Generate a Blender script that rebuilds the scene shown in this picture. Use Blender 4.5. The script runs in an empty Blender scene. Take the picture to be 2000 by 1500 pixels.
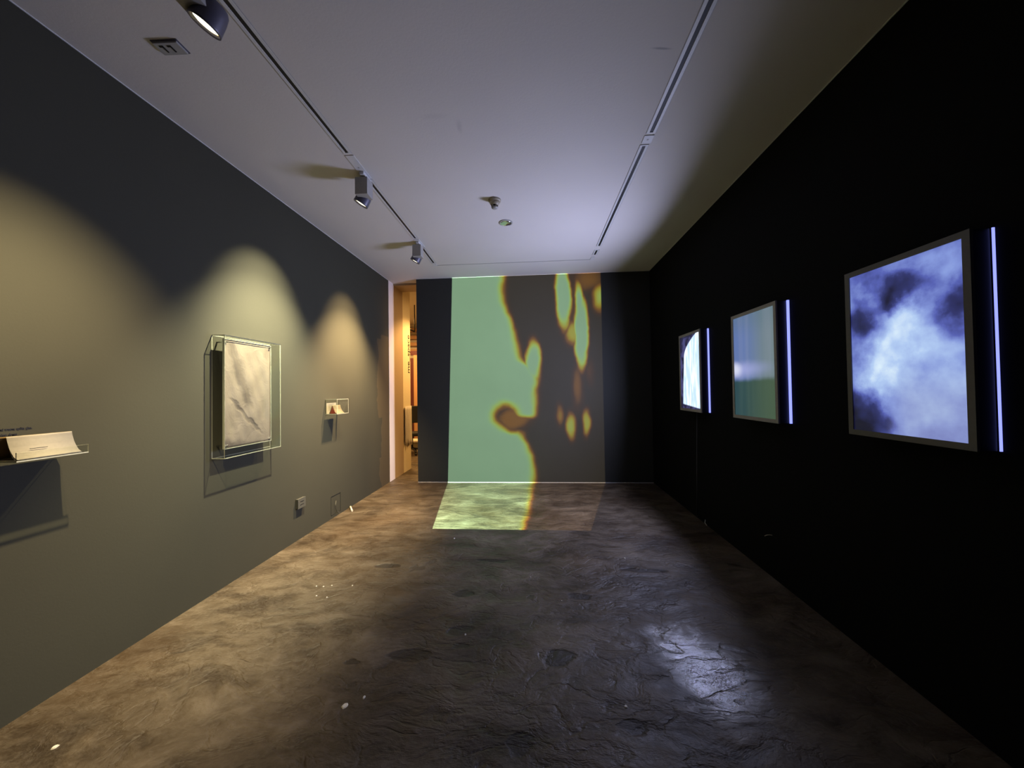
import bpy, bmesh, math, random
from mathutils import Matrix, Vector
random.seed(7)
S = bpy.context.scene
COL = S.collection
R = math.radians

# ------------------------------------------------------------------ camera
cd = bpy.data.cameras.new('camera'); cam = bpy.data.objects.new('camera', cd); COL.objects.link(cam)
yaw, pitch, roll = -0.06703, 0.01645, -0.01428
fw = Vector((math.sin(yaw)*math.cos(pitch), math.cos(yaw)*math.cos(pitch), math.sin(pitch)))
rt = Vector((math.cos(yaw), -math.sin(yaw), 0)); up = rt.cross(fw)
r2 = rt*math.cos(roll)+up*math.sin(roll); u2 = -rt*math.sin(roll)+up*math.cos(roll)
m3 = Matrix((r2, u2, -fw)).transposed()
cam.matrix_world = Matrix.Translation((0, 0, 1.5)) @ m3.to_4x4()
cd.sensor_width = 36; cd.sensor_fit = 'HORIZONTAL'; cd.lens = 690/2000*36; cd.clip_start = .05
S.camera = cam
S.view_settings.view_transform = 'Standard'; S.view_settings.look = 'None'
S.view_settings.gamma = 1; S.view_settings.exposure = 0.0; S.view_settings.use_curve_mapping = False

# ------------------------------------------------------------------ room numbers (metres)
XL, XR, YB, YR, H = -2.439, 1.832, 5.7275, -2.6, 3.365

# ------------------------------------------------------------------ world and lights
W = bpy.data.worlds.new('world'); S.world = W; W.use_nodes = True
W.node_tree.nodes['Background'].inputs[0].default_value = (0.004, 0.004, 0.004, 1)
W.node_tree.nodes['Background'].inputs[1].default_value = 1.0

def aim(o, loc, d):
    o.location = loc
    o.rotation_euler = Vector(d).to_track_quat('-Z', 'Y').to_euler()
def spot(name, loc, target, power, color, half, blend, rad=.03):
    l = bpy.data.lights.new(name, 'SPOT'); l.energy = power; l.color = color
    l.spot_size = R(half*2); l.spot_blend = blend; l.shadow_soft_size = rad
    o = bpy.data.objects.new(name, l); COL.objects.link(o)
    aim(o, loc, Vector(target)-Vector(loc)); return o
def area(name, loc, d, sx, sy, power, color, spread=180):
    l = bpy.data.lights.new(name, 'AREA'); l.shape = 'RECTANGLE'; l.size = sx; l.size_y = sy
    l.energy = power; l.color = color; l.spread = R(spread)
    o = bpy.data.objects.new(name, l); COL.objects.link(o); aim(o, loc, d); return o

# gallery track spots that light the left wall (heads built further down)
TX = -1.437
LAMPS = [  # (Y of the fixture, colour, power)
    (1.405, (1.0, .80, .46), 460),
    (2.93, (1.0, .91, .60), 680),
    (4.33, (1.0, .72, .38), 760)]
HEADZ, HEADX = 3.205, -1.485
AIMV = Vector((-.50, .0, -.866)).normalized()
for y, c, p in LAMPS:
    a = Vector((HEADX+(.055 if y < 2 else 0), y+.06, HEADZ)) + AIMV*.062
    spot('track_lamp_light', a, a+Vector((-.38, 0, -.925)), p*(.95 if y < 2 else 1.2 if y < 4 else 1.5), c, 37, .9, .018)      # wide spill of the lamp
    spot('track_lamp_beam', a, a+Vector((-.94, 0, -(2.0 if y < 2 else 1.0))), p*(.42 if y < 2 else .55 if y < 4 else .36), c, 27, 1.0, .018)   # its narrow core
# light of the three backlit boxes
BOXES = [(1.525, 2.10), (2.675, 3.26), (3.86, 4.41)]
for (y0, y1), p, c in zip(BOXES, (2, 3, 92), ((.60, .62, .9), (.6, .68, .85), (.58, .62, .98))):
    area('light_box_glow', (1.733, (y0+y1)/2, 1.67), (-1, 0, 0), .52, .82, p, c, 161)
# warm room beyond the doorway
spot('corridor_lamp', (-1.35, 6.95, 3.1), (-2.44, 6.62, 1.5), 210, (1, .58, .20), 46, .6, .05)
area('next_room_lamp', (-3.3, 8.4, 3.2), (0, 0, -1), .8, .8, 130, (1, .58, .2))
area('corridor_ceiling_lamp', (-1.2, 6.5, 3.3), (0, 0, -1), .5, .5, 22, (1, .6, .25))

# ------------------------------------------------------------------ node helper
class G:
    def __init__(s, tree): s.t = tree; s.n = tree.nodes; s.l = tree.links
    def node(s, typ, **kw):
        n = s.n.new(typ)
        for k, v in kw.items(): setattr(n, k, v)
        return n
    def put(s, sock, v):
        if isinstance(v, bpy.types.NodeSocket): s.l.new(v, sock)
        elif v is not None:
            if isinstance(v, (tuple, list)) and sock.type == 'RGBA' and len(v) == 3: v = (*v, 1)
            sock.default_value = v
    def m(s, op, a, b=None, c=None, clamp=False):
        n = s.node('ShaderNodeMath', operation=op, use_clamp=clamp)
        s.put(n.inputs[0], a)
        if b is not None: s.put(n.inputs[1], b)
        if c is not None: s.put(n.inputs[2], c)
        return n.outputs[0]
    def add(s, a, b): return s.m('ADD', a, b)
    def sub(s, a, b): return s.m('SUBTRACT', a, b)
    def mul(s, a, b): return s.m('MULTIPLY', a, b)
    def div(s, a, b): return s.m('DIVIDE', a, b)
    def mx(s, a, b): return s.m('MAXIMUM', a, b)
    def sm(s, x, a, b, o0=0.0, o1=1.0):
        n = s.node('ShaderNodeMapRange', interpolation_type='SMOOTHSTEP')
        for k, v in zip((0, 1, 2, 3, 4), (x, a, b, o0, o1)): s.put(n.inputs[k], v)
        return n.outputs[0]
    def blob(s, u, v, cu, cv, ru, rv, inner=0.0):
        """1 at the centre, 0 on the ellipse"""
        a = s.div(s.sub(u, cu), ru); b = s.div(s.sub(v, cv), rv)
        d = s.m('SQRT', s.add(s.mul(a, a), s.mul(b, b)))
        return s.sm(d, 1.0, inner)
    def noise(s, vec, scale, detail=4, rough=.5, dist=0, color=False, lac=2):
        n = s.node('ShaderNodeTexNoise')
        if vec is not None: s.l.new(vec, n.inputs['Vector'])
        n.inputs['Scale'].default_value = scale; n.inputs['Detail'].default_value = detail
        n.inputs['Roughness'].default_value = rough; n.inputs['Distortion'].default_value = dist
        n.inputs['Lacunarity'].default_value = lac
        return n.outputs['Color' if color else 'Fac']
    def mapping(s, vec, scale=(1, 1, 1), loc=(0, 0, 0), rot=(0, 0, 0)):
        n = s.node('ShaderNodeMapping'); s.l.new(vec, n.inputs[0])
        n.inputs['Scale'].default_value = scale; n.inputs['Location'].default_value = loc; n.inputs['Rotation'].default_value = rot
        return n.outputs[0]
    def mix(s, f, a, b, blend='MIX'):
        n = s.node('ShaderNodeMix', data_type='RGBA', blend_type=blend)
        s.put(n.inputs[0], f); s.put(n.inputs[6], a); s.put(n.inputs[7], b); return n.outputs[2]
    def ramp(s, f, stops, interp='LINEAR'):
        n = s.node('ShaderNodeValToRGB'); n.color_ramp.interpolation = interp; e = n.color_ramp.elements
        while len(e) < len(stops): e.new(.5)
        for i, (p, c) in enumerate(stops):
            e[i].position = p; e[i].color = (*c, 1)
        s.put(n.inputs[0], f); return n.outputs[0]
    def curve(s, x, pts):
        n = s.node('ShaderNodeFloatCurve'); cu = n.mapping.curves[0]
        n.mapping.use_clip = False
        while len(cu.points) < len(pts): cu.points.new(.5, .5)
        for i, (a, b) in enumerate(sorted(pts)):
            cu.points[i].location = (a, b); cu.points[i].handle_type = 'VECTOR' if False else 'AUTO'
        n.mapping.update(); s.put(n.inputs['Value'], x); return n.outputs[0]
    def sep(s, v):
        n = s.node('ShaderNodeSeparateXYZ'); s.l.new(v, n.inputs[0]); return n.outputs
    def comb(s, a, b, c):
        n = s.node('ShaderNodeCombineXYZ')
        for i, v in enumerate((a, b, c)): s.put(n.inputs[i], v)
        return n.outputs[0]
def srgb(r, g, b):
    f = lambda c: (c/255/12.92) if c <= 10 else ((c/255+.055)/1.055)**2.4
    return (f(r), f(g), f(b))

def mat(name, color=(.5, .5, .5), rough=.5, metal=0, spec=.5, bump=None, emit=None, estr=1):
    m = bpy.data.materials.new(name); m.use_nodes = True
    g = G(m.node_tree); b = m.node_tree.nodes['Principled BSDF']
    b.inputs['Base Color'].default_value = (*color, 1); b.inputs['Roughness'].default_value = rough
    b.inputs['Metallic'].default_value = metal; b.inputs['Specular IOR Level'].default_value = spec
    tc = g.node('ShaderNodeTexCoord').outputs['Object']
    # a little grain in the colour of everything
    nz = g.noise(tc, 60, 3, .6)
    c = g.mix(nz, tuple(x*.88 for x in color), tuple(min(1, x*1.12) for x in color)); g.l.new(c, b.inputs['Base Color'])
    if bump:
        bn = g.node('ShaderNodeBump'); bn.inputs['Strength'].default_value = bump[1]; bn.inputs['Distance'].default_value = bump[2]
        g.l.new(g.noise(tc, bump[0], 5, .6), bn.inputs['Height']); g.l.new(bn.outputs[0], b.inputs['Normal'])
    if emit:
        b.inputs['Emission Color'].default_value = (*emit, 1); b.inputs['Emission Strength'].default_value = estr
    return m

# ---- the projector's picture, computed from the ray's direction on the plane of the far wall
PX, PY, PZ = -.45, .10, 3.0
pl = bpy.data.lights.new('projector_beam', 'SPOT'); pl.spot_size = R(150); pl.spot_blend = 0
pl.shadow_soft_size = 0.0; pl.energy = 1000; pl.color = (1, 1, 1)
po = bpy.data.objects.new('projector_beam', pl); COL.objects.link(po); aim(po, (PX, PY, PZ), (0, 1, 0))
pl.use_nodes = True
g = G(pl.node_tree); em = [n for n in g.n if n.type == 'EMISSION'][0]
nx, ny, nzz = g.sep(g.node('ShaderNodeTexCoord').outputs['Normal'])
iz = g.mul(nzz, -1)
a = g.div(nx, iz); b = g.div(ny, iz)
L = YB-PY
u = g.add(g.mul(a, L), PX); v = g.add(g.mul(b, L), PZ)
nv = g.noise(g.comb(u, v, 0), 2.6, 3, .5, color=True)
ns = g.sep(nv)
uu = g.add(u, g.mul(g.sub(ns[0], .5), .13)); vv = g.add(v, g.mul(g.sub(ns[1], .5), .18))
# photo-read landmarks on the wall plane: x(px), z(py)
def wx(px): return (px-1046.0)/690*YB*1.003
def wz(py, px=1050): return 1.5+(757.5-.018*(px-1048)-py)/690*YB*1.003
pts = [(545, 986), (592, 988), (625, 1001), (664, 1010), (700, 1019), (716, 1040), (730, 1048), (765, 1047), (798, 1045), (814, 1040),
       (832, 1026), (847, 1020), (862, 1027), (880, 1034), (909, 1040), (940, 1040), (1000, 1042), (1060, 1046), (1110, 1046)]
cv = g.curve(g.div(g.sub(3.4, vv), 5.1), [((3.4-wz(y))/5.1, (wx(x)+1.0)/2) for y, x in pts])
cx = g.sub(g.mul(cv, 2), 1.0)
F = g.sm(g.sub(uu, cx), .12, -.15)
def B(x, y, rx, ry, inner, k):
    k_ = YB/690
    return g.mul(g.blob(uu, vv, wx(x), wz(y, x), rx*k_, ry*k_, inner), k)
F = g.mx(F, B(1041, 704, 23, 62, .25, 1))
F = g.mul(F, g.sub(1, B(986, 808, 44, 40, .2, .88)))
F = g.mul(F, g.sub(1, B(1018, 826, 44, 28, .3, .85)))
F = g.mx(F, B(1004, 814, 50, 34, .3, .30))
F = g.mx(F, B(1101, 576, 21, 92, .25, 1.05))
F = g.mx(F, B(1135, 646, 21, 100, .30, 1.05))
F = g.mx(F, B(1118, 648, 24, 40, .2, .50))
F = g.mx(F, B(1120, 600, 34, 100, .3, .17))
F = g.mx(F, B(1131, 590, 15, 66, .1, 1.0))
F = g.mx(F, B(1172, 578, 24, 46, .0, .62))
F = g.mx(F, B(1150, 545, 50, 40, .1, .26))
F = g.mx(F, B(1127, 750, 16, 75, .1, .26))
F = g.mx(F, B(1150, 720, 15, 40, .1, .16))
F = g.mx(F, B(1113, 826, 16, 44, .15, .56))
F = g.mx(F, B(1142, 820, 13, 40, .15, .52))
F = g.mx(F, B(1092, 806, 15, 34, .1, .34))
col = g.ramp(F, [(0, srgb(50, 43, 32)), (.14, srgb(66, 46, 26)), (.30, srgb(120, 80, 26)), (.46, srgb(156, 142, 38)), (.66, srgb(152, 180, 92)), (.9, srgb(136, 172, 134)), (1, srgb(134, 168, 136))])
# picture frame: straight sides, slightly wider at the bottom
e1 = g.sm(g.sub(u, g.sub(g.mul(v, .0321), 1.4585)), -.006, .006)
e2 = g.sm(g.sub(g.sub(1.0785, g.mul(v, .0038)), u), -.008, .008)
e3 = g.sm(v, -1.565, -1.55)
e4 = g.sm(g.sub(H-.002, v), 0, .003)
k = g.mul(g.mul(e1, e2), g.mul(e3, e4))
k = g.mul(k, g.m('POWER', g.add(1, g.add(g.mul(a, a), g.mul(b, b))), 1.0))
g.l.new(col, em.inputs['Color']); g.put(em.inputs['Strength'], g.mul(k, 24))

# ------------------------------------------------------------------ materials
def paint(name, c, rough, touch=False):
    m = mat(name, c, rough, spec=.12); g = G(m.node_tree); b = m.node_tree.nodes['Principled BSDF']
    tc = g.node('ShaderNodeTexCoord').outputs['Object']
    bn = g.node('ShaderNodeBump'); bn.inputs['Strength'].default_value = .12; bn.inputs['Distance'].default_value = .003
    g.l.new(g.add(g.noise(tc, 90, 4, .6), g.mul(g.noise(tc, 4, 3, .5), 1.5)), bn.inputs['Height']); g.l.new(bn.outputs[0], b.inputs['Normal'])
    big = g.noise(tc, 1.1, 4, .55)
    col = g.mix(big, tuple(x*.88 for x in c), tuple(x*1.1 for x in c))
    if touch:   # glossier, browner touched-up paint near the doorway
        x, y, z = g.sep(g.node('ShaderNodeTexCoord').outputs['Object'])
        q = g.noise(tc, 3.2, 3, .5)
        yy = g.add(y, g.mul(g.sub(q, .5), .25))
        z2 = g.m('SNAP', g.add(z, .15), .62)
        t = g.mul(g.sm(g.add(yy, g.mul(g.m('SINE', g.mul(z2, 7)), .09)), 5.36, 5.37), g.sm(z, 2.42, 2.40))
        col = g.mix(t, col, tuple(x*k for x, k in zip(c, (1.5, 1.28, 1.12))))
        g.l.new(g.sub(rough, g.mul(t, .25)), b.inputs['Roughness'])
    g.l.new(col, b.inputs['Base Color'])
    return m
M = {}
M['wall_grey'] = paint('charcoal_paint', (.051, .049, .036), .75, True)
M['wall_black'] = paint('black_paint', (.0032, .0032, .0035), .85)
M['wall_screen'] = paint('black_green_paint', (.036, .037, .034), .75)
M['cream'] = paint('cream_paint', (.62, .55, .45), .6)
M['white_paint'] = paint('white_paint', (.75, .70, .68), .5)

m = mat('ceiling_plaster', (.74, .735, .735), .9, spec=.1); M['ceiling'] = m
g = G(m.node_tree); b = m.node_tree.nodes['Principled BSDF']
tc = g.node('ShaderNodeTexCoord').outputs['Object']; x, y, z = g.sep(tc)
big = g.noise(tc, 1.3, 4, .5)
c = g.mix(big, (.60, .57, .54), (.67, .635, .605))
# two soft darker smudges and a thin dark crease line
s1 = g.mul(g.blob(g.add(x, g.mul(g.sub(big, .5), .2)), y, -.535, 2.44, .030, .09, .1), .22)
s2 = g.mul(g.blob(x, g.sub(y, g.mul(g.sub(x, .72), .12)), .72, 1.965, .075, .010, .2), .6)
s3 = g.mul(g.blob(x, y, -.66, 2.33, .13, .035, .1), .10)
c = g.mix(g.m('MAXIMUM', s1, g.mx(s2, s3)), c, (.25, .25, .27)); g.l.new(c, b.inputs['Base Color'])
bn = g.node('ShaderNodeBump'); bn.inputs['Strength'].default_value = .15; bn.inputs['Distance'].default_value = .004
g.l.new(g.noise(tc, 60, 4, .6), bn.inputs['Height']); g.l.new(bn.outputs[0], b.inputs['Normal'])

m = mat('trowelled_concrete', (.1, .1, .1), .4); M['floor'] = m
g = G(m.node_tree); b = m.node_tree.nodes['Principled BSDF']
tc = g.node('ShaderNodeTexCoord').outputs['Object']; x, y, z = g.sep(tc)
warp = g.noise(tc, 1.7, 3, .5, color=True)
wv = g.node('ShaderNodeVectorMath', operation='MULTIPLY_ADD'); g.l.new(warp, wv.inputs[0]); wv.inputs[1].default_value = (.28, .28, 0); g.l.new(tc, wv.inputs[2])
wp = wv.outputs[0]
st = g.mapping(wp, (1, 1.9, 1))
n1 = g.noise(st, 1.9, 7, .55, .35); n2 = g.noise(st, 6.0, 7, .60, .5); n3 = g.noise(tc, 45, 6, .7, .2)
mtl = g.sm(g.add(g.mul(n1, .62), g.mul(n2, .38)), .36, .64)
base = g.ramp(mtl, [(0, (.042, .030, .020)), (.45, (.080, .060, .040)), (.8, (.104, .080, .055)), (1, (.135, .107, .078))])
base = g.mix(g.sm(g.noise(tc, .9, 3, .5), .5, .68, 0, .5), base, (.085, .052, .026))
n3s = g.sm(n3, .40, .70)
base = g.mix(g.mul(n3s, .30), base, (.17, .145, .115))
dk = g.sm(g.noise(g.mapping(wp, (1, 1.5, 1)), .85, 5, .6), .36, .62)
base = g.mix(1.0, base, g.mix(dk, (.58, .52, .46), (1.10, 1.08, 1.05)), 'MULTIPLY')
# worn-away dark chips with ragged edges
ex = g.add(x, g.mul(g.sub(n2, .5), .16)); ey = g.add(y, g.mul(g.sub(n1, .5), .16))
ch = None
for (cx0, cy0, rx, ry) in [(-.74, 1.98, .135, .062), (-.50, 2.19, .10, .045), (.10, 2.02, .10, .085), (-.09, 1.50, .055, .075),
                           (-.56, 2.60, .07, .045), (-1.30, 3.0, .12, .05), (-.40, 3.1, .16, .04), (.42, 1.62, .07, .05), (.86, 3.0, .22, .03),
                           (-1.05, 1.93, .05, .03), (.30, 2.6, .09, .05), (-.47, 2.06, .05, .03)]:
    bb = g.blob(ex, ey, cx0, cy0, rx, ry, .72); ch = bb if ch is None else g.mx(ch, bb)
ch2 = g.sm(g.noise(st, 1.6, 5, .6, .9), .64, .67)
chip = g.mx(ch, g.mul(ch2, .5))
base = g.mix(g.mul(chip, .72), base, (.018, .013, .010))
g.l.new(base, b.inputs['Base Color'])
hgt = g.add(g.add(g.mul(n1, 2.2), g.mul(n2, .75)), g.sub(g.mul(n3, .16), g.mul(chip, .35)))
ridg = g.m('ABSOLUTE', g.sub(g.noise(st, 3.2, 5, .55, .5), .5))
hgt = g.add(hgt, g.mul(g.m('MINIMUM', ridg, .04), 4.0))
bn = g.node('ShaderNodeBump'); bn.inputs['Strength'].default_value = .65; bn.inputs['Distance'].default_value = .028
g.l.new(hgt, bn.inputs['Height']); g.l.new(bn.outputs[0], b.inputs['Normal'])
pol = g.blob(g.add(x, g.mul(g.sub(n1, .5), .5)), g.add(y, g.mul(g.sub(n2, .5), .4)), .86, 1.98, .34, .42, .35)   # patch of polished, worn-smooth screed
rg = g.sm(n2, .35, .65, .36, .60); g.l.new(g.add(rg, g.mul(pol, g.sub(.15, rg))), b.inputs['Roughness'])
g.l.new(g.add(.38, g.mul(pol, .3)), b.inputs['Specular IOR Level']); g.l.new(g.add(1.45, g.mul(pol, .75)), b.inputs['IOR'])

m = bpy.data.materials.new('clear_acrylic'); m.use_nodes = True; M['acrylic'] = m
g = G(m.node_tree); g.n.remove(m.node_tree.nodes['Principled BSDF']); out = m.node_tree.nodes['Material Output']
tr = g.node('ShaderNodeBsdfTransparent'); tr.inputs[0].default_value = (.975, .985, .97, 1)
gl = g.node('ShaderNodeBsdfGlossy'); gl.inputs['Roughness'].default_value = .02; gl.inputs[0].default_value = (1, 1, 1, 1)
fr = g.node('ShaderNodeLayerWeight'); fr.inputs['Blend'].default_value = .5; fz = g.add(.03, g.mul(g.m('POWER', fr.outputs['Facing'], 5), .6))
mm = g.node('ShaderNodeMixShader'); g.l.new(fz, mm.inputs[0]); g.l.new(tr.outputs[0], mm.inputs[1]); g.l.new(gl.outputs[0], mm.inputs[2])
g.l.new(mm.outputs[0], out.inputs[0])
M['acrylic_edge'] = mat('polished_acrylic_edge', (.42, .42, .34), .25)
M['track_white'] = mat('white_track_metal', (.60, .60, .60), .45)
M['black'] = mat('black_plastic', (.004, .004, .004), .6)
M['box_side'] = mat('black_lacquer', (.006, .006, .007), .5)
M['lamp_grey'] = mat('grey_powder_coat', (.34, .33, .31), .5)
M['lamp_head'] = mat('dark_lilac_grey_metal', (.10, .095, .13), .4, .3)
M['reflector'] = mat('warm_lit_reflector', (.8, .7, .5), .3, emit=(1, .66, .25), estr=.95)
M['bulb'] = mat('glowing_lens', (.9, .9, .8), .3, emit=(1, .93, .70), estr=2.6)
M['white_plastic'] = mat('white_plastic', (.66, .65, .62), .4)
M['beige_plastic'] = mat('beige_plastic', (.33, .29, .21), .4)
M['chrome'] = mat('chrome', (.85, .85, .88), .08, 1)
M['frame_grey'] = mat('satin_grey_frame', (.34, .32, .30), .45)
M['frame_dark'] = mat('dark_grey_frame', (.12, .115, .11), .5)
M['paper'] = mat('white_paper', (.26, .235, .195), .85, bump=(30, .2, .002))
M['paper_yellow'] = mat('yellow_paper', (.20, .12, .03), .85)
M['paper_cream'] = mat('cream_card', (.15, .125, .07), .85)
M['paper_red'] = mat('red_orange_card', (.20, .022, .004), .8)
M['ink'] = mat('black_vinyl_lettering', (.004, .003, .002), .6)
M['wall_plate'] = mat('dark_plate', (.075, .072, .060), .5)
M['pier'] = mat('ochre_beige_shaded', (.42, .30, .18), .6)  # darker ochre puts the shade of pier and soffit into their colour
M['yellow_wall'] = mat('warm_cream_lit', (.78, .66, .42), .6)  # lighter cream carries the lit look of the wall past the pier
M['maroon'] = mat('maroon_door', (.07, .006, .004), .5)
M['wood'] = mat('pale_wood', (.45, .24, .11), .5)
M['cloth'] = mat('white_cloth', (.70, .62, .48), .9)
M['fleck'] = mat('pale_plaster_fleck', (.62, .58, .50), .8)

# artwork sheet: creased beige foil
m = mat('creased_foil', (.36, .31, .25), .6); M['foil'] = m
g = G(m.node_tree); b = m.node_tree.nodes['Principled BSDF']
tc = g.node('ShaderNodeTexCoord').outputs['Object']; x, y, z = g.sep(tc)   # y 0..0.475, z 0..0.845
wob = g.noise(tc, 6, 4, .6, color=True); w1, w2, w3 = g.sep(wob)
yy = g.add(y, g.mul(g.sub(w1, .5), .09)); zz = g.add(z, g.mul(g.sub(w2, .5), .12))
# wide soft diagonal fold from upper left to lower right, plus a sharper crease
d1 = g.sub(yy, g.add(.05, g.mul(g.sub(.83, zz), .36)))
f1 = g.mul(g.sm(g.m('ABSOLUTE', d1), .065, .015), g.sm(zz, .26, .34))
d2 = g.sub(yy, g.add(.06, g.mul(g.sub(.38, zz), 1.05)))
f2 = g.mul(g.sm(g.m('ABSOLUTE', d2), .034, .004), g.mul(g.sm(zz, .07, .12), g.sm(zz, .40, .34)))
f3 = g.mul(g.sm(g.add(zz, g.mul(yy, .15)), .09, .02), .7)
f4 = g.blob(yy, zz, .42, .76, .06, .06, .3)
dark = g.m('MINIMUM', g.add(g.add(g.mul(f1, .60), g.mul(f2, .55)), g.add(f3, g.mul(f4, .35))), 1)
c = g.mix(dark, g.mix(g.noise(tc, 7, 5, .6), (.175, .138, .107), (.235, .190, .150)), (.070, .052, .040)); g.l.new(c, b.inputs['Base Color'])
bn = g.node('ShaderNodeBump'); bn.inputs['Strength'].default_value = .6; bn.inputs['Distance'].default_value = .02
g.l.new(g.add(g.mul(g.noise(tc, 9, 5, .6, 1.2), .5), g.mul(dark, -.6)), bn.inputs['Height']); g.l.new(bn.outputs[0], b.inputs['Normal'])

# backlit pictures: local y runs 0 (near the camera) .. w, z 0 .. h
def screen_mat(name, kind, w, h):
    m = bpy.data.materials.new(name); m.use_nodes = True
    g = G(m.node_tree); b = m.node_tree.nodes['Principled BSDF']
    b.inputs['Base Color'].default_value = (.02, .02, .03, 1); b.inputs['Roughness'].default_value = .35
    tc = g.node('ShaderNodeTexCoord').outputs['Object']; x, y, z = g.sep(tc)
    u = g.sub(1, g.div(y, w)); v = g.div(z, h)          # u: 0 at the far side (left in view), 1 at the near side
    nz = g.noise(tc, 6.5 if kind == 'clouds' else 5, 6, .55, color=True); a1, a2, a3 = g.sep(nz)
    if kind == 'clouds':
        uu = g.add(u, g.mul(g.sub(a1, .5), .42)); vv = g.add(v, g.mul(g.sub(a2, .5), .30))
        f = g.add(.50, g.mul(g.sub(a3, .5), .62))
        for (cu, cv_, ru, rv, k) in [(.48, .60, .42, .34, .34), (.27, .38, .30, .26, .42), (.52, .50, .6, .5, .10), (.80, .33, .50, .36, .20), (.62, .16, .6, .26, .12), (.85, .88, .4, .2, .14), (.14, .90, .2, .12, .10),
                                     (.50, .85, .44, .18, -.62), (.40, .80, .16, .12, -.25), (.10, .72, .24, .16, -.42), (.10, .04, .44, .26, -.70), (.98, .68, .22, .2, -.42), (.66, .44, .2, .10, -.12), (.3, .95, .5, .1, -.10), (.25, .64, .4, .14, -.14)]:
            f = g.add(f, g.mul(g.blob(uu, vv, cu, cv_, ru, rv, .0), k*(.8 if k < 0 else .95)))
        c = g.ramp(f, [(.0, srgb(12, 12, 38)), (.24, srgb(44, 50, 106)), (.42, srgb(84, 96, 178)), (.62, srgb(132, 152, 218)), (.82, srgb(176, 202, 242)), (1, srgb(228, 246, 255))])
        lower = g.mul(g.sm(v, .45, .15), g.sm(u, .3, .6)); c = g.mix(g.mul(lower, .38), c, srgb(150, 156, 190)); s = 1.0
    elif kind == 'field':
        st = g.noise(g.mapping(tc, (1, 9, .4)), 1.6, 4, .45)
        f = g.add(v, g.mul(g.sub(a1, .5), .05))
        top = g.mix(g.sm(u, .2, .9), srgb(100, 124, 182), srgb(118, 136, 142))
        top = g.mix(g.sm(v, .75, 1.0, 0, .45), top, srgb(92, 118, 130))
        top = g.mix(g.mul(g.sm(st, .40, .70), .22), top, srgb(150, 158, 186))
        low = g.mix(g.sm(u, .0, 1.0), srgb(40, 74, 82), srgb(72, 94, 72)); low = g.mix(g.mul(g.sm(st, .4, .7), .2), low, srgb(84, 108, 96))
        c = g.mix(g.sm(f, .33, .39), low, top)
        band = g.mul(g.blob(u, f, .0, .46, 1.15, .12, .1), .8); c = g.mix(band, c, srgb(178, 184, 240))
        c = g.mix(g.blob(u, f, .04, .47, .24, .10, .1), c, srgb(226, 230, 255)); s = .85
    else:
        t_ = g.mx(g.sub(v, .72), 0); lim = g.add(g.add(.08, g.mul(v, .16)), g.mul(g.mul(t_, t_), 7.5))
        f = g.sm(g.sub(g.add(u, g.mul(g.sub(a1, .5), .03)), lim), -.012, .03)
        f = g.mul(f, g.sm(g.add(v, g.mul(u, .05)), .055, .075))
        wht = g.mix(g.sm(g.noise(g.mapping(tc, (1, 5, 1)), 4, 3, .5), .4, .65), srgb(158, 182, 208), srgb(204, 216, 232))
        drk = g.mix(g.sm(g.noise(g.mapping(tc, (1, 1, 1)), 9, 3, .5), .45, .6), srgb(22, 20, 42), srgb(54, 54, 92))
        c = g.mix(f, drk, wht); s = 1.8
    b.inputs['Emission Strength'].default_value = s
    g.l.new(c, b.inputs['Emission Color']); return m
M['strip'] = mat('blue_white_led_edge', (.1, .1, .3), .5, emit=(.40, .46, 1.7), estr=1.0)

# ------------------------------------------------------------------ mesh helpers
def box(bm, a, b, mi=0):
    x0, y0, z0 = a; x1, y1, z1 = b
    vs = [bm.verts.new(p) for p in ((x0, y0, z0), (x1, y0, z0), (x1, y1, z0), (x0, y1, z0), (x0, y0, z1), (x1, y0, z1), (x1, y1, z1), (x0, y1, z1))]
    fs = []
    for f in ((0, 3, 2, 1), (4, 5, 6, 7), (0, 1, 5, 4), (1, 2, 6, 5), (2, 3, 7, 6), (3, 0, 4, 7)):
        q = bm.faces.new([vs[i] for i in f]); q.material_index = mi; fs.append(q)
    return fs
def lathe(bm, prof, n=32, mtx=None, mi=0, cap0=True, cap1=True):
    """prof: [(r, h)] around local z"""
    rings = []
    for r, h in prof:
        ring = []
        for i in range(n):
            t = 2*math.pi*i/n; p = Vector((r*math.cos(t), r*math.sin(t), h))
            if mtx: p = mtx @ p
            ring.append(bm.verts.new(p))
        rings.append(ring)
    for a, b in zip(rings, rings[1:]):
        for i in range(n):
            f = bm.faces.new((a[i], a[(i+1) % n], b[(i+1) % n], b[i])); f.material_index = mi; f.smooth = True
    if cap0: bm.faces.new(rings[0][::-1]).material_index = mi
    if cap1: bm.faces.new(rings[-1]).material_index = mi
def tube(bm, pts, r, n=8, mi=0):
    pts = [Vector(p) for p in pts]; rings = []
    for i, p in enumerate(pts):
        d = (pts[min(i+1, len(pts)-1)]-pts[max(i-1, 0)]).normalized()
        q = d.to_track_quat('Z', 'Y')
        rings.append([bm.verts.new(p + q @ Vector((r*math.cos(2*math.pi*k/n), r*math.sin(2*math.pi*k/n), 0))) for k in range(n)])
    for a, b in zip(rings, rings[1:]):
        for i in range(n):
            f = bm.faces.new((a[i], a[(i+1) % n], b[(i+1) % n], b[i])); f.smooth = True; f.material_index = mi
    bm.faces.new(rings[0][::-1]); bm.faces.new(rings[-1])
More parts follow.
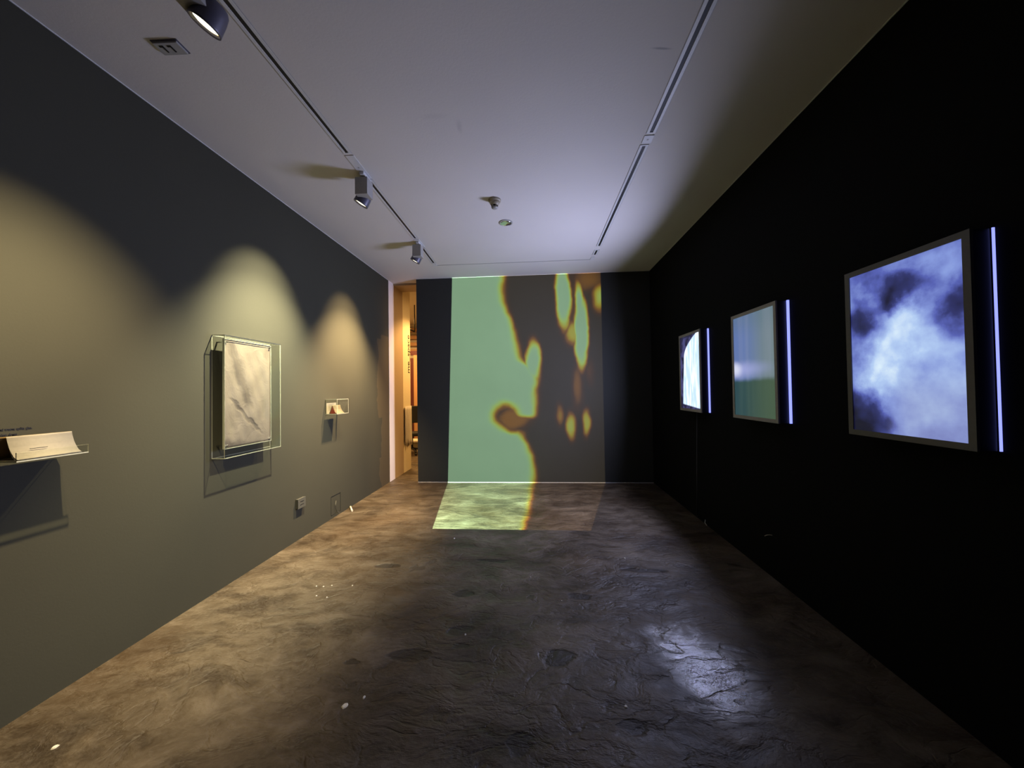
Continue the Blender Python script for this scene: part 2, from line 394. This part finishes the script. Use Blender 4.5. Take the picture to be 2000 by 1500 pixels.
def obj(name, bm, mats, parent=None, bevel=0, loc=None):
    me = bpy.data.meshes.new(name)
    bmesh.ops.recalc_face_normals(bm, faces=bm.faces)
    if bevel: bmesh.ops.bevel(bm, geom=list(bm.edges), offset=bevel, segments=2, affect='EDGES', profile=.6)
    bm.to_mesh(me); bm.free()
    for m_ in (mats if isinstance(mats, (list, tuple)) else [mats]): me.materials.append(m_)
    o = bpy.data.objects.new(name, me); COL.objects.link(o)
    if parent: o.parent = parent
    if loc: o.location = loc
    return o
def bx(name, a, b, m_, parent=None, bevel=0):
    bm = bmesh.new(); box(bm, a, b); return obj(name, bm, m_, parent, bevel)
def thing(name, label, cat, loc=(0, 0, 0), group=None, rz=0):
    o = bpy.data.objects.new(name, None); COL.objects.link(o); o.location = loc; o.rotation_euler.z = rz
    o.empty_display_size = .05
    return tag(o, label, cat, group)
def tag(o, label, cat, group=None):
    o['label'] = label; o['category'] = cat
    if group: o['group'] = group
    return o
def struct(o, label=None):
    o['kind'] = 'structure'
    if label: o['label'] = label; 
    return o
def text(name, body, size, m_, mtx, parent=None, extrude=.0006, bold=0, sx=1):
    c = bpy.data.curves.new(name, 'FONT'); c.body = body; c.size = size; c.extrude = extrude; c.offset = bold
    t = bpy.data.objects.new(name+'_tmp', c); COL.objects.link(t)
    dg = bpy.context.evaluated_depsgraph_get(); me = bpy.data.meshes.new_from_object(t.evaluated_get(dg))
    bpy.data.objects.remove(t); me.name = name
    me.transform(mtx @ Matrix.Diagonal((sx, 1, 1, 1)))
    me.materials.clear(); me.materials.append(m_)
    o = bpy.data.objects.new(name, me); COL.objects.link(o)
    if parent: o.parent = parent
    return o

# ------------------------------------------------------------------ room shell
# floor: real low relief in the nearer part
bm = bmesh.new()
box(bm, (-4.6, YR-.2, -.12), (XR+.2, 11.0, 0))
struct(obj('floor', bm, M['floor']), 'rough dark trowelled concrete floor with brown mottling and chips')
YF = 10.4
def slab(name, a, b, m_, label): return struct(bx(name, a, b, m_), label)
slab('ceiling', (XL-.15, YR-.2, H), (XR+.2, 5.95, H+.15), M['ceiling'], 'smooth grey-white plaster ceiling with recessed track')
# left wall with an access hole (the hatch is set in it)
bm = bmesh.new()
for a_, b_ in [((XL-.15, YR, 0), (XL, 4.048, H)), ((XL-.15, 4.252, 0), (XL, YB+.01, H)), ((XL-.15, 4.048, .262), (XL, 4.252, H)), ((XL-.15, 4.048, 0), (XL, 4.252, .034))]:
    box(bm, a_, b_)
struct(obj('wall_left', bm, M['wall_grey']), 'charcoal painted wall lit by warm track spots')
slab('wall_right', (XR, YR, 0), (XR+.15, YB+.15, H), M['wall_black'], 'black painted wall carrying the light boxes')
slab('wall_back', (-1.957, YB, 0), (XR, YB+.16, H), M['wall_screen'], 'black end wall that takes the projected picture')
slab('wall_rear', (XL-.15, YR-.15, 0), (XR+.15, YR, H), M['wall_black'], 'black wall behind the viewer')
# doorway: white reveal, pier with shade in its colour, corridor
slab('trim_1', (XL-.15, YB+.01, 0), (XL+.004, 5.955, H), M['white_paint'], 'narrow white strip of wall at the doorway')
slab('wall_pier', (XL-.15, 5.955, 0), (XL+.002, 6.36, 3.5), M['pier'], 'shade-toned beige pier of the corridor wall just past the doorway')
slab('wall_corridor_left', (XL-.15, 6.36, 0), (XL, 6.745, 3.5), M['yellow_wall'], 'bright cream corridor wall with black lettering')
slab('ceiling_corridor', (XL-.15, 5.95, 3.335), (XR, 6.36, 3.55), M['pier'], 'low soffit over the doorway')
slab('ceiling_next_room', (-4.6, 6.36, 3.5), (XR, 11, 3.6), M['cream'], 'ceiling of the bright next room')
slab('wall_corridor_right', (-.2, YB+.16, 0), (-.05, 11, 3.5), M['cream'], 'cream wall closing the corridor on the right')
slab('wall_far', (-4.6, YF, 0), (-.2, YF+.15, 3.5), M['cream'], 'far wall of the bright next room')
slab('wall_far_left', (-4.75, 6.6, 0), (-4.6, YF+.15, 3.5), M['cream'], 'left wall of the bright next room')
slab('wall_next_room_front', (-4.6, 6.6, 0), (XL-.15, 6.745, 3.5), M['cream'], 'front wall of the bright next room')
slab('baseboard_back', (-1.957, YB-.006, 0), (XR, YB, .007), M['white_plastic'], 'thin pale sealant line at the foot of the end wall')
slab('trim_2', (-1.957, YB-.005, H-.006), (XR, YB, H), M['track_white'], 'thin pale joint between end wall and ceiling')
slab('trim_3', (XL, YR, H-.005), (XL+.005, YB, H), M['track_white'], 'thin pale joint between left wall and ceiling')
slab('trim_4', (XR-.005, YR, H-.005), (XR, YB, H), M['track_white'], 'thin pale joint between right wall and ceiling')

# ------------------------------------------------------------------ far room contents
for i, z in enumerate((3.32, 3.10, 2.90, 2.70)):
    bm = bmesh.new(); box(bm, (-4.2, YF-.16, z-.05), (-2.4, YF, z+.05))
    o = obj('ceiling_beam', bm, M['wood'])
    tag(o, ['topmost of the four horizontal bars high on the far wall beyond the doorway', 'second bar from the top, high on the far wall beyond the doorway',
            'third bar from the top, high on the far wall beyond the doorway', 'lowest of the four horizontal bars high on the far wall beyond the doorway'][i], 'wall bar', 'bars on the far wall')
t = thing('maroon_door', 'dark maroon door in pale frame at the end of the bright corridor', 'door', (-3.35, 9.6, 0))
bx('door_leaf', (-.55, 0, .01), (-.02, .05, 2.42), M['maroon'], t); bx('door_frame', (-.02, -.02, 0), (.10, .07, 2.5), M['wood'], t)
bx('lintel', (-.62, -.02, 2.5), (.30, .07, 2.62), M['maroon'], t); 
bm = bmesh.new(); lathe(bm, [(.012, 0), (.012, .05), (.028, .05), (.03, .08), (.012, .095)], 16, Matrix.Translation((-.09, 0, 1.05)) @ Matrix.Rotation(R(90), 4, 'X'))
obj('door_knob', bm, M['chrome'], t)
t = thing('office_chair', 'dark chair half hidden behind the end wall in the next room', 'chair', (-2.98, 8.3, 0), rz=R(20))
bm = bmesh.new(); box(bm, (-.23, -.22, .44), (.23, .22, .52)); obj('seat', bm, M['black'], t, .02)
bm = bmesh.new(); box(bm, (-.22, .2, .72), (.22, .26, 1.14)); obj('backrest', bm, M['black'], t, .02)
bm = bmesh.new(); tube(bm, [(0, .10, .46), (0, .27, .5), (0, .30, .6), (0, .265, .75)], .02); obj('back_support', bm, M['black'], t)
bm = bmesh.new(); lathe(bm, [(.03, .12), (.03, .44)], 16); obj('column', bm, M['black'], t)
for i in range(5):
    q = 2*math.pi*i/5; bm = bmesh.new()
    tube(bm, [(0, 0, .14), (.15*math.cos(q), .15*math.sin(q), .12), (.28*math.cos(q), .28*math.sin(q), .075)], .018); l = obj('leg', bm, M['black'], t)
    bm = bmesh.new(); lathe(bm, [(.03, -.02), (.03, .02)], 14, Matrix.Translation((.28*math.cos(q), .28*math.sin(q), .031)) @ Matrix.Rotation(q, 4, 'Z') @ Matrix.Rotation(R(90), 4, 'X')); obj('caster', bm, M['black'], l)
t = thing('storage_box', 'pale low box on the floor of the next room seen through the doorway', 'box', (-3.1, 9.05, 0))
bx('body', (-.3, -.2, 0), (.35, .2, .20), M['paper_cream'], t); bx('lid', (-.31, -.21, .2), (.36, .21, .235), M['cloth'], t)
# wall arm seen as a dark diagonal bar
t = thing('wall_bracket', 'dark slanting rod under the bars beyond the doorway', 'bracket', (-2.9, 8.0, 0))
bm = bmesh.new(); tube(bm, [(-.13, 0, 3.00), (.12, 0, 2.88)], .018); obj('rod', bm, M['black'], t)
bm = bmesh.new(); tube(bm, [(.12, 0, 2.88), (.12, 0, 3.5)], .012); obj('hanger', bm, M['black'], t)
# lettering on corridor wall, reading upward
mt = Matrix.Translation((XL+.0012, 6.705, 1.845)) @ Matrix(((0, 0, 1, 0), (0, -1, 0, 0), (1, 0, 0, 0), (0, 0, 0, 1)))
o = text('wall_lettering', 'me_space', .175, M['ink'], mt, bold=.002, sx=1.07)
tag(o, 'black lettering me_space running up the cream corridor wall', 'lettering')
# hanging cloth with folds on corridor wall
bm = bmesh.new(); NY, NZ = 40, 10; vs = []
for j in range(NZ+1):
    row = []
    for i in range(NY+1):
        s = i/NY; zz = j/NZ
        dx = .022+.016*math.sin(s*29+.6*math.sin(zz*2))*(.35+.65*(1-zz)) + .006*math.sin(s*61)
        row.append(bm.verts.new((XL+max(.004, dx), 6.372+.36*s, .50+.035*math.sin(s*19)*(1-zz)+.72*zz)))
    vs.append(row)
for j in range(NZ):
    for i in range(NY):
        f = bm.faces.new((vs[j][i], vs[j][i+1], vs[j+1][i+1], vs[j+1][i])); f.smooth = True
o = obj('hanging_cloth', bm, M['cloth']); o.modifiers.new('thick', 'SOLIDIFY').thickness = .003
tag(o, 'white cloth hanging in folds low on the corridor wall below the lettering', 'cloth')

# ------------------------------------------------------------------ ceiling tracks (recessed slot in a white flange)
def track(name_label, x0, y0, x1, y1, w=.062, slot=.025):
    t = thing('lighting_track', name_label, 'track', (x0, y0, H), 'recessed lighting tracks')
    dx, dy = x1-x0, y1-y0; Ln = math.hypot(dx, dy); t.rotation_euler.z = math.atan2(dx, dy)*-1
    bm = bmesh.new()
    for s in (-1, 1):
        box(bm, (s*slot/2, 0, -.0045), (s*w/2, Ln, 0))
    box(bm, (-slot/2, 0, -.0045), (slot/2, .012, 0)); box(bm, (-slot/2, Ln-.012, -.0045), (slot/2, Ln, 0))
    obj('flange', bm, M['track_white'], t)
    bm = bmesh.new(); box(bm, (-slot/2, .012, -.0012), (slot/2, Ln-.012, -.0002)); obj('slot', bm, M['black'], t)
    bm = bmesh.new()
    for s in (-1, 1): box(bm, (s*w/2, 0, -.0030), (s*(w/2+.0035), Ln, 0))
    obj('shadow_gap', bm, M['lamp_grey'], t)
    return t
track('near left recessed ceiling track, running up to the middle spotlight', -1.437, .2, -1.437, 2.64)
track('left recessed ceiling track between the middle and the farthest spotlight', -1.437, 2.98, -1.437, 4.20)
track('short left ceiling track piece beyond the farthest spotlight', -1.445, 4.48, -1.455, 5.04)
track('near right recessed ceiling track, the longest on the right', .876, .2, .868, 2.62)
track('far right recessed ceiling track running towards the end wall', .86, 2.74, .851, 4.66)
track('short right ceiling track piece nearest the end wall', .849, 4.78, .845, 4.96)
t = thing('ceiling_conduit', 'thin dark line across the ceiling joining both tracks near the end wall', 'conduit', (-1.46, 5.13, H))
bx('channel', (0, 0, -.004), (2.28, .010, 0), M['lamp_grey'], t)
bx('end_joint', (-.03, -.08, -.005), (.03, .03, 0), M['track_white'], t); bx('end_joint', (2.27, -.10, -.005), (2.32, .02, 0), M['track_white'], t)
for lab, x, y in [('white feed plate in the left track just before the middle spotlight', -1.437, 2.66), ('white feed plate closing the gap in the right track', .866, 2.64), ('white feed plate in the left track at the farthest spotlight', -1.437, 4.22)]:
    t = thing('track_feed_plate', lab, 'track connector', (x, y, H), 'track connectors')
    ln = .30 if x < 0 and y < 3 else (.24 if x < 0 else .085)
    bx('plate', (-.036, 0, -.005), (.036, ln, 0), M['track_white'], t, .0012)
    bx('screw_cover', (-.006, ln*.5-.006, -.0065), (.006, ln*.5+.006, -.005), M['lamp_grey'], t)

# ------------------------------------------------------------------ track spotlights
labs = ['nearest track spotlight, cut by the top edge, with round glowing face', 'middle track spotlight with square grey box above the left display case', 'farthest track spotlight, nearest the doorway']
def rot_to(d): return Vector(d).to_track_quat('Z', 'Y').to_matrix().to_4x4()
for (y, c, p), lab in zip(LAMPS, labs):
    t = thing('track_spotlight', lab, 'spotlight', (TX, y, H), 'track spotlights on the left')
    bx('adapter', (-.018, -.075, -.030), (.018, .075, -.0045), M['track_white'], t, .003)
    bm = bmesh.new(); lathe(bm, [(.011, -.075), (.011, -.028)], 16, Matrix.Translation((-.015, 0, 0))); obj('stem', bm, M['lamp_head'], t)
    bm = bmesh.new(); tube(bm, [(-.015, 0, -.030), (-.04, -.02, -.030)], .010); obj('locking_knob', bm, M['black'], t)
    # driver box, square in plan
    bx('driver_box', (-.072, -.05, -.182), (.036, .058, -.036), M['lamp_grey'], t, .003)
    # head: short drum hinged beneath
    hc = Vector((HEADX-TX+(.055 if y < 2 else 0), .06, HEADZ-H))
    mm_ = Matrix.Translation(hc) @ rot_to(AIMV)
    bm = bmesh.new()
    lathe(bm, [(.030, -.050), (.044, -.044), (.052, -.03), (.056, .0), (.058, .045), (.0585, .055), (.0545, .055), (.053, .046), (.045, .02), (.02, .0)], 36, mm_, cap1=False)
    for v_ in bm.verts: v_.co = hc + (v_.co-hc)*1.08
    hd = obj('lamp_head', bm, M['lamp_head'], t)
    bm = bmesh.new(); lathe(bm, [(.0525, .047), (.040, .030), (.030, .022)], 36, mm_, cap0=False, cap1=False); obj('reflector', bm, M['reflector'], hd)
    bm = bmesh.new(); lathe(bm, [(.046, .034), (.047, .048), (.030, .052), (.004, .053)], 32, mm_); obj('lens', bm, M['bulb'], hd)
    bm = bmesh.new(); tube(bm, [(-.02, .058, -.16), (-.03, .075, -.19), hc+Vector((.02, .05, 0)), hc+Vector((0, .05, 0))], .007); obj('hinge_arm', bm, M['lamp_grey'], t)

# ------------------------------------------------------------------ things on the ceiling
t = thing('smoke_detector', 'beige domed sensor with dark slots hanging below the ceiling middle', 'sensor', (-.375, 3.42, H))
bm = bmesh.new(); lathe(bm, [(.062, 0), (.062, -.012), (.056, -.020), (.048, -.022)], 32); obj('base', bm, M['beige_plastic'], t)
bm = bmesh.new(); lathe(bm, [(.050, -.021), (.046, -.040), (.036, -.052), (.034, -.054)], 32); obj('body', bm, M['beige_plastic'], t)
bm = bmesh.new(); lathe(bm, [(.026, -.053), (.026, -.072)], 24); obj('sensor_core', bm, M['black'], t)
for i in range(6):
    q = 2*math.pi*i/6; bm = bmesh.new(); cxx, cyy = .030*math.cos(q), .030*math.sin(q)
    box(bm, (cxx-.003, cyy-.003, -.074), (cxx+.003, cyy+.003, -.053)); obj('rib', bm, M['beige_plastic'], t)
bm = bmesh.new(); lathe(bm, [(.032, -.072), (.031, -.080), (.020, -.087), (.006, -.089)], 24); obj('cap', bm, M['lamp_grey'], t)
t = thing('sprinkler_cover', 'shiny round flat cap on the ceiling just past the domed sensor', 'sprinkler', (-.305, 3.90, H))
bm = bmesh.new(); lathe(bm, [(.078, 0), (.078, -.004), (.070, -.007)], 36); obj('rim', bm, M['lamp_grey'], t)
bm = bmesh.new(); lathe(bm, [(.066, -.007), (.060, -.011), (.03, -.016), (.004, -.017)], 36); obj('cover_disc', bm, M['chrome'], t)
bm = bmesh.new(); lathe(bm, [(.006, -.016), (.006, -.022), (.003, -.024)], 12, Matrix.Translation((.01, .02, 0))); obj('pin', bm, M['black'], t)
t = thing('ceiling_speaker_plate', 'small square grey plate with two slots on the ceiling left of the nearest spotlight', 'ceiling plate', (-1.925, 1.738, H), rz=R(2))
bx('plate', (-.066, -.034, -.014), (.066, .034, 0), M['lamp_grey'], t, .002)
bx('rim', (-.072, -.040, -.004), (.072, .040, -.0005), M['lamp_head'], t)
for sx in (-.03, .012):
    bx('slot', (sx, -.018, -.0165), (sx+.008, .016, -.0135), M['black'], t); bx('slot', (sx-.014, -.020, -.0165), (sx+.008, -.012, -.0135), M['black'], t)

# ------------------------------------------------------------------ acrylic panes: big faces clear, thin faces pale
def pane(name, a, b, parent):
    bm = bmesh.new(); fs = box(bm, a, b); ar = sorted(fs, key=lambda f: -f.calc_area())
    for f in ar[2:]: f.material_index = 1
    me_o = obj(name, bm, [M['acrylic'], M['acrylic_edge']], parent); return me_o
TH = .005
t = thing('acrylic_display_case', 'clear acrylic case fixed to the grey wall around the creased beige sheet', 'display case', (XL+.0015, 2.505, 1.012))
cw, chh, cdp = .588, .935, .104
pane('front_pane', (cdp-TH, 0, 0), (cdp, cw, chh), t)
pane('side_pane', (0, 0, 0), (cdp-TH, TH, chh), t); pane('side_pane', (0, cw-TH, 0), (cdp-TH, cw, chh), t)
pane('top_pane', (0, TH, chh-TH), (cdp-TH, cw-TH, chh), t); pane('bottom_pane', (0, TH, 0), (cdp-TH, cw-TH, TH), t)
t = thing('artwork_sheet', 'creased beige foil sheet standing off the wall inside the clear case', 'artwork', (XL, 2.532, 1.078))
bm = bmesh.new(); NY, NZ = 30, 50; vs = []
rr = random.Random(3); ph = [rr.uniform(0, 6) for _ in range(6)]
for j in range(NZ+1):
    row = []
    for i in range(NY+1):
        s, q = i/NY, j/NZ
        e = min(1, 6*min(s, 1-s))*min(1, 6*min(q, 1-q))
        d = .0035*math.sin(9*s+5*q+ph[0])+.003*math.sin(17*q-11*s+ph[1])+.002*math.sin(31*s+23*q+ph[2])
        row.append(bm.verts.new((.072+d*e, .004+.466*s, .004+.836*q)))
    vs.append(row)
for j in range(NZ):
    for i in range(NY):
        f = bm.faces.new((vs[j][i], vs[j][i+1], vs[j+1][i+1], vs[j+1][i])); f.smooth = True
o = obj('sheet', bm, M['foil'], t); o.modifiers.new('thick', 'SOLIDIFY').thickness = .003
bm = bmesh.new()
for a_, b_ in [((.062, 0, 0), (.078, .005, .845)), ((.062, .470, 0), (.078, .475, .845)), ((.062, .005, 0), (.078, .470, .004)), ((.062, .005, .841), (.078, .470, .845))]: box(bm, a_, b_)
obj('edge_frame', bm, M['acrylic_edge'], t)
for y_, z_ in ((.02, .025), (.455, .025), (.02, .82), (.455, .82)):
    bm = bmesh.new(); lathe(bm, [(.007, 0), (.007, .084), (.004, .087)], 14, Matrix.Translation((0, y_, z_)) @ Matrix.Rotation(R(90), 4, 'Y')); obj('standoff_peg', bm, M['chrome'], t)

# ------------------------------------------------------------------ near shelf with tent-folded booklet
def tent(name, label, loc, wy, d_front, d_top, d_back, hh, mats, over=0.0):
    t = thing(name, label, 'booklet', loc)
    def leaf(nm, xa, xb, mt_, curl=0, zofs=0, y0=0):
        bm = bmesh.new(); N = 14; rows = []
        for i in range(N+1):
            q = i/N; xx = xa+(xb-xa)*q - curl*math.sin(math.pi*q)*.9; z = max(hh*q, 0)
            if curl and q < .12: xx += (0.12-q)*.09
            rows.append([bm.verts.new((xx, y0, z+zofs)), bm.verts.new((xx, wy, z+zofs))])
        for a, b in zip(rows, rows[1:]):
            f = bm.faces.new((a[0], a[1], b[1], b[0])); f.smooth = True
        o = obj(nm, bm, mt_, t); o.modifiers.new('thick', 'SOLIDIFY').thickness = .0012; return o
    leaf('front_leaf', d_front, d_top, mats[0], .010, .0012); leaf('back_leaf', d_back, d_top-.002, mats[1], 0, .0012, over)
    bx('bottom_leaf', (d_back, 0, .0002), (d_front, wy, .0010), mats[0], t)
    return t, leaf
t = thing('acrylic_shelf', 'clear acrylic tray shelf with raised lip at the left edge', 'shelf', (XL, 1.403, 1.212))
pane('base_pane', (0, 0, 0), (.165, .25, TH), t)
pane('front_lip', (.160, 0, TH), (.165, .25, .042), t)
pane('back_pane', (0, 0, TH), (TH*.6, .25, .042), t)
bt, leaf = tent('folded_booklet', 'white folded booklet standing as a tent on the near clear shelf', (XL, 1.418, 1.212+TH), .222, .138, .090, .018, .104, (M['paper'], M['paper_yellow']), -.075)
leaf('inner_leaf', .125, .088, M['paper'], .002, .0012)
bx('printed_line', (.1180, .055, .043), (.1190, .115, .0455), M['ink'], bt)
yy0 = 1.395
rows_ = [('tions, untitled traces splits glas.', 1.3475, 1.385), ('ide, his collision dress', 1.3225, 1.385)]
mtw = lambda y, z: Matrix.Translation((XL+.0010, y, z)) @ Matrix(((0, 0, 1, 0), (1, 0, 0, 0), (0, 1, 0, 0), (0, 0, 0, 1)))
t = thing('wall_caption', 'two lines of small black text on the grey wall above the near booklet', 'lettering', (0, 0, 0))
o = text('text_line', rows_[0][0], .0155, M['ink'], mtw(1.388, 1.3455), t, bold=.0004, sx=.86)
o = text('text_line', rows_[1][0], .0155, M['ink'], mtw(1.388, 1.3205), t, bold=.0004, sx=.86)

# ------------------------------------------------------------------ far small display box with cards
t = thing('acrylic_card_holder', 'small clear acrylic wall box holding cards right of the big case', 'card holder', (XL, 3.948, 1.245))
pane('base_pane', (0, 0, 0), (.14, .25, TH), t); pane('top_pane', (0, 0, .170), (.14, .25, .175), t)
pane('side_pane', (0, 0, TH), (.14, TH, .170), t); pane('side_pane', (0, .245, TH), (.14, .25, .170), t)
ct, leaf = tent('folded_card', 'folded cream card with red-orange inside standing in the small wall box', (XL, 3.956, 1.245+TH), .165, .126, .080, .040, .098, (M['paper_cream'], M['paper_cream']))
bm = bmesh.new(); vsx = [bm.verts.new(p) for p in ((.048, .003, .004), (.118, .003, .004), (.080, .003, .094), (.048, .006, .004), (.118, .006, .004), (.080, .006, .094))]
for f in ((0, 1, 2), (5, 4, 3), (0, 3, 4, 1), (1, 4, 5, 2), (2, 5, 3, 0)): bm.faces.new([vsx[i] for i in f])
obj('inner_leaf', bm, M['paper_red'], ct)['label'] = 'red-orange inner leaf'
t = thing('printed_card', 'small white printed card leaning on the wall inside the small wall box', 'card', (XL, 3.960, 1.245+TH))
bm = bmesh.new(); box(bm, (.003, .001, 0), (.0055, .20, .125)); obj('card', bm, M['paper'], t)
for i in range(5): bx('printed_line', (.0055, .04, .108-.017*i), (.0060, .15-.02*(i % 2), .112-.017*i), M['ink'], t)

# ------------------------------------------------------------------ low on the left wall
t = thing('wall_socket', 'small square power socket low on the grey wall, its lower edge dark', 'socket', (XL, 3.432, .326))
bx('back_box', (0, 0, 0), (.022, .112, .094), M['wall_plate'], t, .002)
bx('face_plate', (.022, -.003, -.003), (.030, .115, .097), M['wall_plate'], t, .002)
for z_ in (.028, .060): bx('socket_slot', (.030, .03, z_), (.0308, .085, z_+.007), M['black'], t)
t = thing('access_hatch', 'flush grey access hatch at the foot of the left wall with a cable loop', 'hatch', (XL, 4.05, .036))
bx('hatch_door', (-.012, .003, .002), (-.001, .199, .222), M['wall_grey'], t)
bm = bmesh.new(); 
for a_, b_ in [((-.010, -.001, -.001), (.002, .003, .226)), ((-.010, .199, -.001), (.002, .203, .226)), ((-.010, .003, .222), (.002, .199, .226))]: box(bm, a_, b_)
obj('hatch_frame', bm, M['black'], t)
bm = bmesh.new(); tube(bm, [(.004, .10, .15), (.012, .075, .11), (.018, .075, .06), (.016, .10, .02), (.02, .13, .0), (.03, .145, -.015)], .0035); obj('cable', bm, M['wall_plate'], t)
bm = bmesh.new(); tube(bm, [(-2.425, 4.46, .012), (-2.37, 4.38, .012), (-2.318, 4.305, .012)], .011); tag(obj('plastic_tube', bm, M['cloth']), 'short white plastic tube lying on the floor by the left wall', 'tube')

# ------------------------------------------------------------------ light boxes on the right wall
labs = [('large backlit picture of blue clouds, nearest on the right black wall', 'clouds'), ('middle backlit picture with green lower half and blue sky', 'field'), ('farthest backlit picture, mostly white, on the right black wall', 'arch')]
for (y0, y1), (lab, kd) in zip(BOXES, labs):
    w = y1-y0; hh = .892
    t = thing('light_box', lab, 'light box', (XR, y0, 1.228), 'backlit pictures on the right wall')
    fm = M['frame_dark'] if kd == 'clouds' else M['frame_grey']
    fx = -.09; bw = .028
    bx('housing', (fx+.012, .002, .002), (-.014, w-.002, hh-.002), M['box_side'], t)
    bx('frame_rail', (fx, 0, 0), (fx+.012, w, bw), fm, t); bx('frame_rail', (fx, 0, hh-bw), (fx+.012, w, hh), fm, t)
    bx('frame_stile', (fx, 0, bw), (fx+.012, bw, hh-bw), fm, t); bx('frame_stile', (fx, w-bw, bw), (fx+.012, w, hh-bw), fm, t)
    bm = bmesh.new(); box(bm, (0, 0, 0), (.005, w-2*bw, hh-2*bw))
    o = obj('picture_panel', bm, screen_mat('backlit_'+kd, kd, w-2*bw, hh-2*bw), t, loc=(fx+.005, bw, bw))
    bm = bmesh.new(); bm.free(); pr, dp = (.004, .009) if kd == 'clouds' else (.011, .014)
    bx('led_edge', (-dp, -pr, .001), (-.001, .0, hh-.001), M['strip'], t); bx('led_edge', (-dp, w, .001), (-.001, w+pr, hh-.001), M['strip'], t)
    bx('mounting_back', (-.014, .02, .02), (0, w-.02, hh-.02), M['black'], t)
bm = bmesh.new(); tube(bm, [(XR-.004, 4.16, 1.24), (XR-.004, 4.18, .9), (XR-.004, 4.20, .5), (XR-.006, 4.21, .01)], .004)
tag(obj('power_cable', bm, M['lamp_head']), 'thin dark cable dropping to the floor below the farthest light box', 'cable')
t = thing('wall_hook', 'tiny pale hook low on the black right wall', 'hook', (XR, 2.92, .33))
bm = bmesh.new(); tube(bm, [(0, 0, 0), (-.02, .0, .003), (-.034, .012, -.004), (-.038, .03, -.018)], .0028); obj('wire', bm, M['fleck'], t)
t = thing('cable_clip', 'tiny white clip at the foot of the black right wall', 'clip', (XR-.01, 4.0, 0))
bm = bmesh.new(); tube(bm, [(.006, .02, .05), (-.004, .01, .02), (-.002, -.03, .004)], .004); obj('wire', bm, M['fleck'], t)

# ------------------------------------------------------------------ flecks on the floor
fl = [(-.935, 1.655, .030, .014, 'long pale plaster fleck on the near floor, larger of a close pair', 35), (-.864, 1.705, .012, .009, 'round pale fleck on the near floor, smaller of a close pair', 0),
      (-2.074, 1.40, .022, .010, 'pale fleck on the floor near the left wall at bottom left', 50), (-.849, 3.56, .016, .012, 'white fleck on the floor just in front of the green light patch', 0),
      (-.455, 2.17, .012, .008, 'white fleck beside a dark chip in the middle of the floor', 0), (.76, 3.2, .014, .008, 'pale fleck on the dark right part of the floor', 10),
      (.40, 1.72, .016, .008, 'pale fleck on the near floor left of the blue reflection', 20)]
sc = [(-1.719, 2.653, 'leftmost of the far row of four'), (-1.659, 2.649, 'second from the left in the far row of four'), (-1.603, 2.665, 'third from the left in the far row of four'),
      (-1.442, 2.672, 'rightmost of the far row of four'), (-1.638, 2.527, 'left one of the near pair'), (-1.55, 2.512, 'right one of the near pair')]
for x, y, wh in sc:
    fl.append((x, y, .011, .006, 'tiny white fleck in floor scatter, ' + wh, 0))
fl += [(-.066, 2.847, .010, .006, 'tiny white fleck in the middle of the floor, beyond the dark chips', 0), (.16, 2.542, .009, .005, 'tiny fleck on the dim floor right of centre', 0)]
for x, y, a_, b_, lab, rz in fl:
    rr = random.Random(lab); bm = bmesh.new(); n = 9; top = []; bot = []
    for i in range(n):
        q = 2*math.pi*i/n; k_ = rr.uniform(.75, 1.1)
        bot.append(bm.verts.new((a_/2*1.1*k_*math.cos(q), b_*1.1*k_*math.sin(q), 0))); top.append(bm.verts.new((a_/2*.8*k_*math.cos(q), b_*.8*k_*math.sin(q), .004)))
    for i in range(n): bm.faces.new((bot[i], bot[(i+1) % n], top[(i+1) % n], top[i]))
    bm.faces.new(top); bm.faces.new(bot[::-1])
    o = obj('plaster_fleck', bm, M['fleck'], loc=(x, y, 0)); o.rotation_euler.z = R(rz); tag(o, lab, 'fleck', 'flecks scattered on the lit floor' if 'scatter' in lab else None)

# projector above the viewer, hung from the ceiling
t = thing('ceiling_projector', 'white projector hung from the ceiling above the viewer', 'projector', (PX, PY-.05, PZ))
bx('body', (-.15, -.32, -.06), (.15, -.02, .06), M['white_plastic'], t, .012)
bm = bmesh.new(); lathe(bm, [(.04, -.02), (.04, .025), (.034, .03)], 28, Matrix.Rotation(R(-90), 4, 'X')); obj('lens', bm, M['black'], t)
bm = bmesh.new(); lathe(bm, [(.02, .06), (.02, H-PZ)], 20, Matrix.Translation((0, -.17, 0))); obj('mount_pole', bm, M['white_plastic'], t)
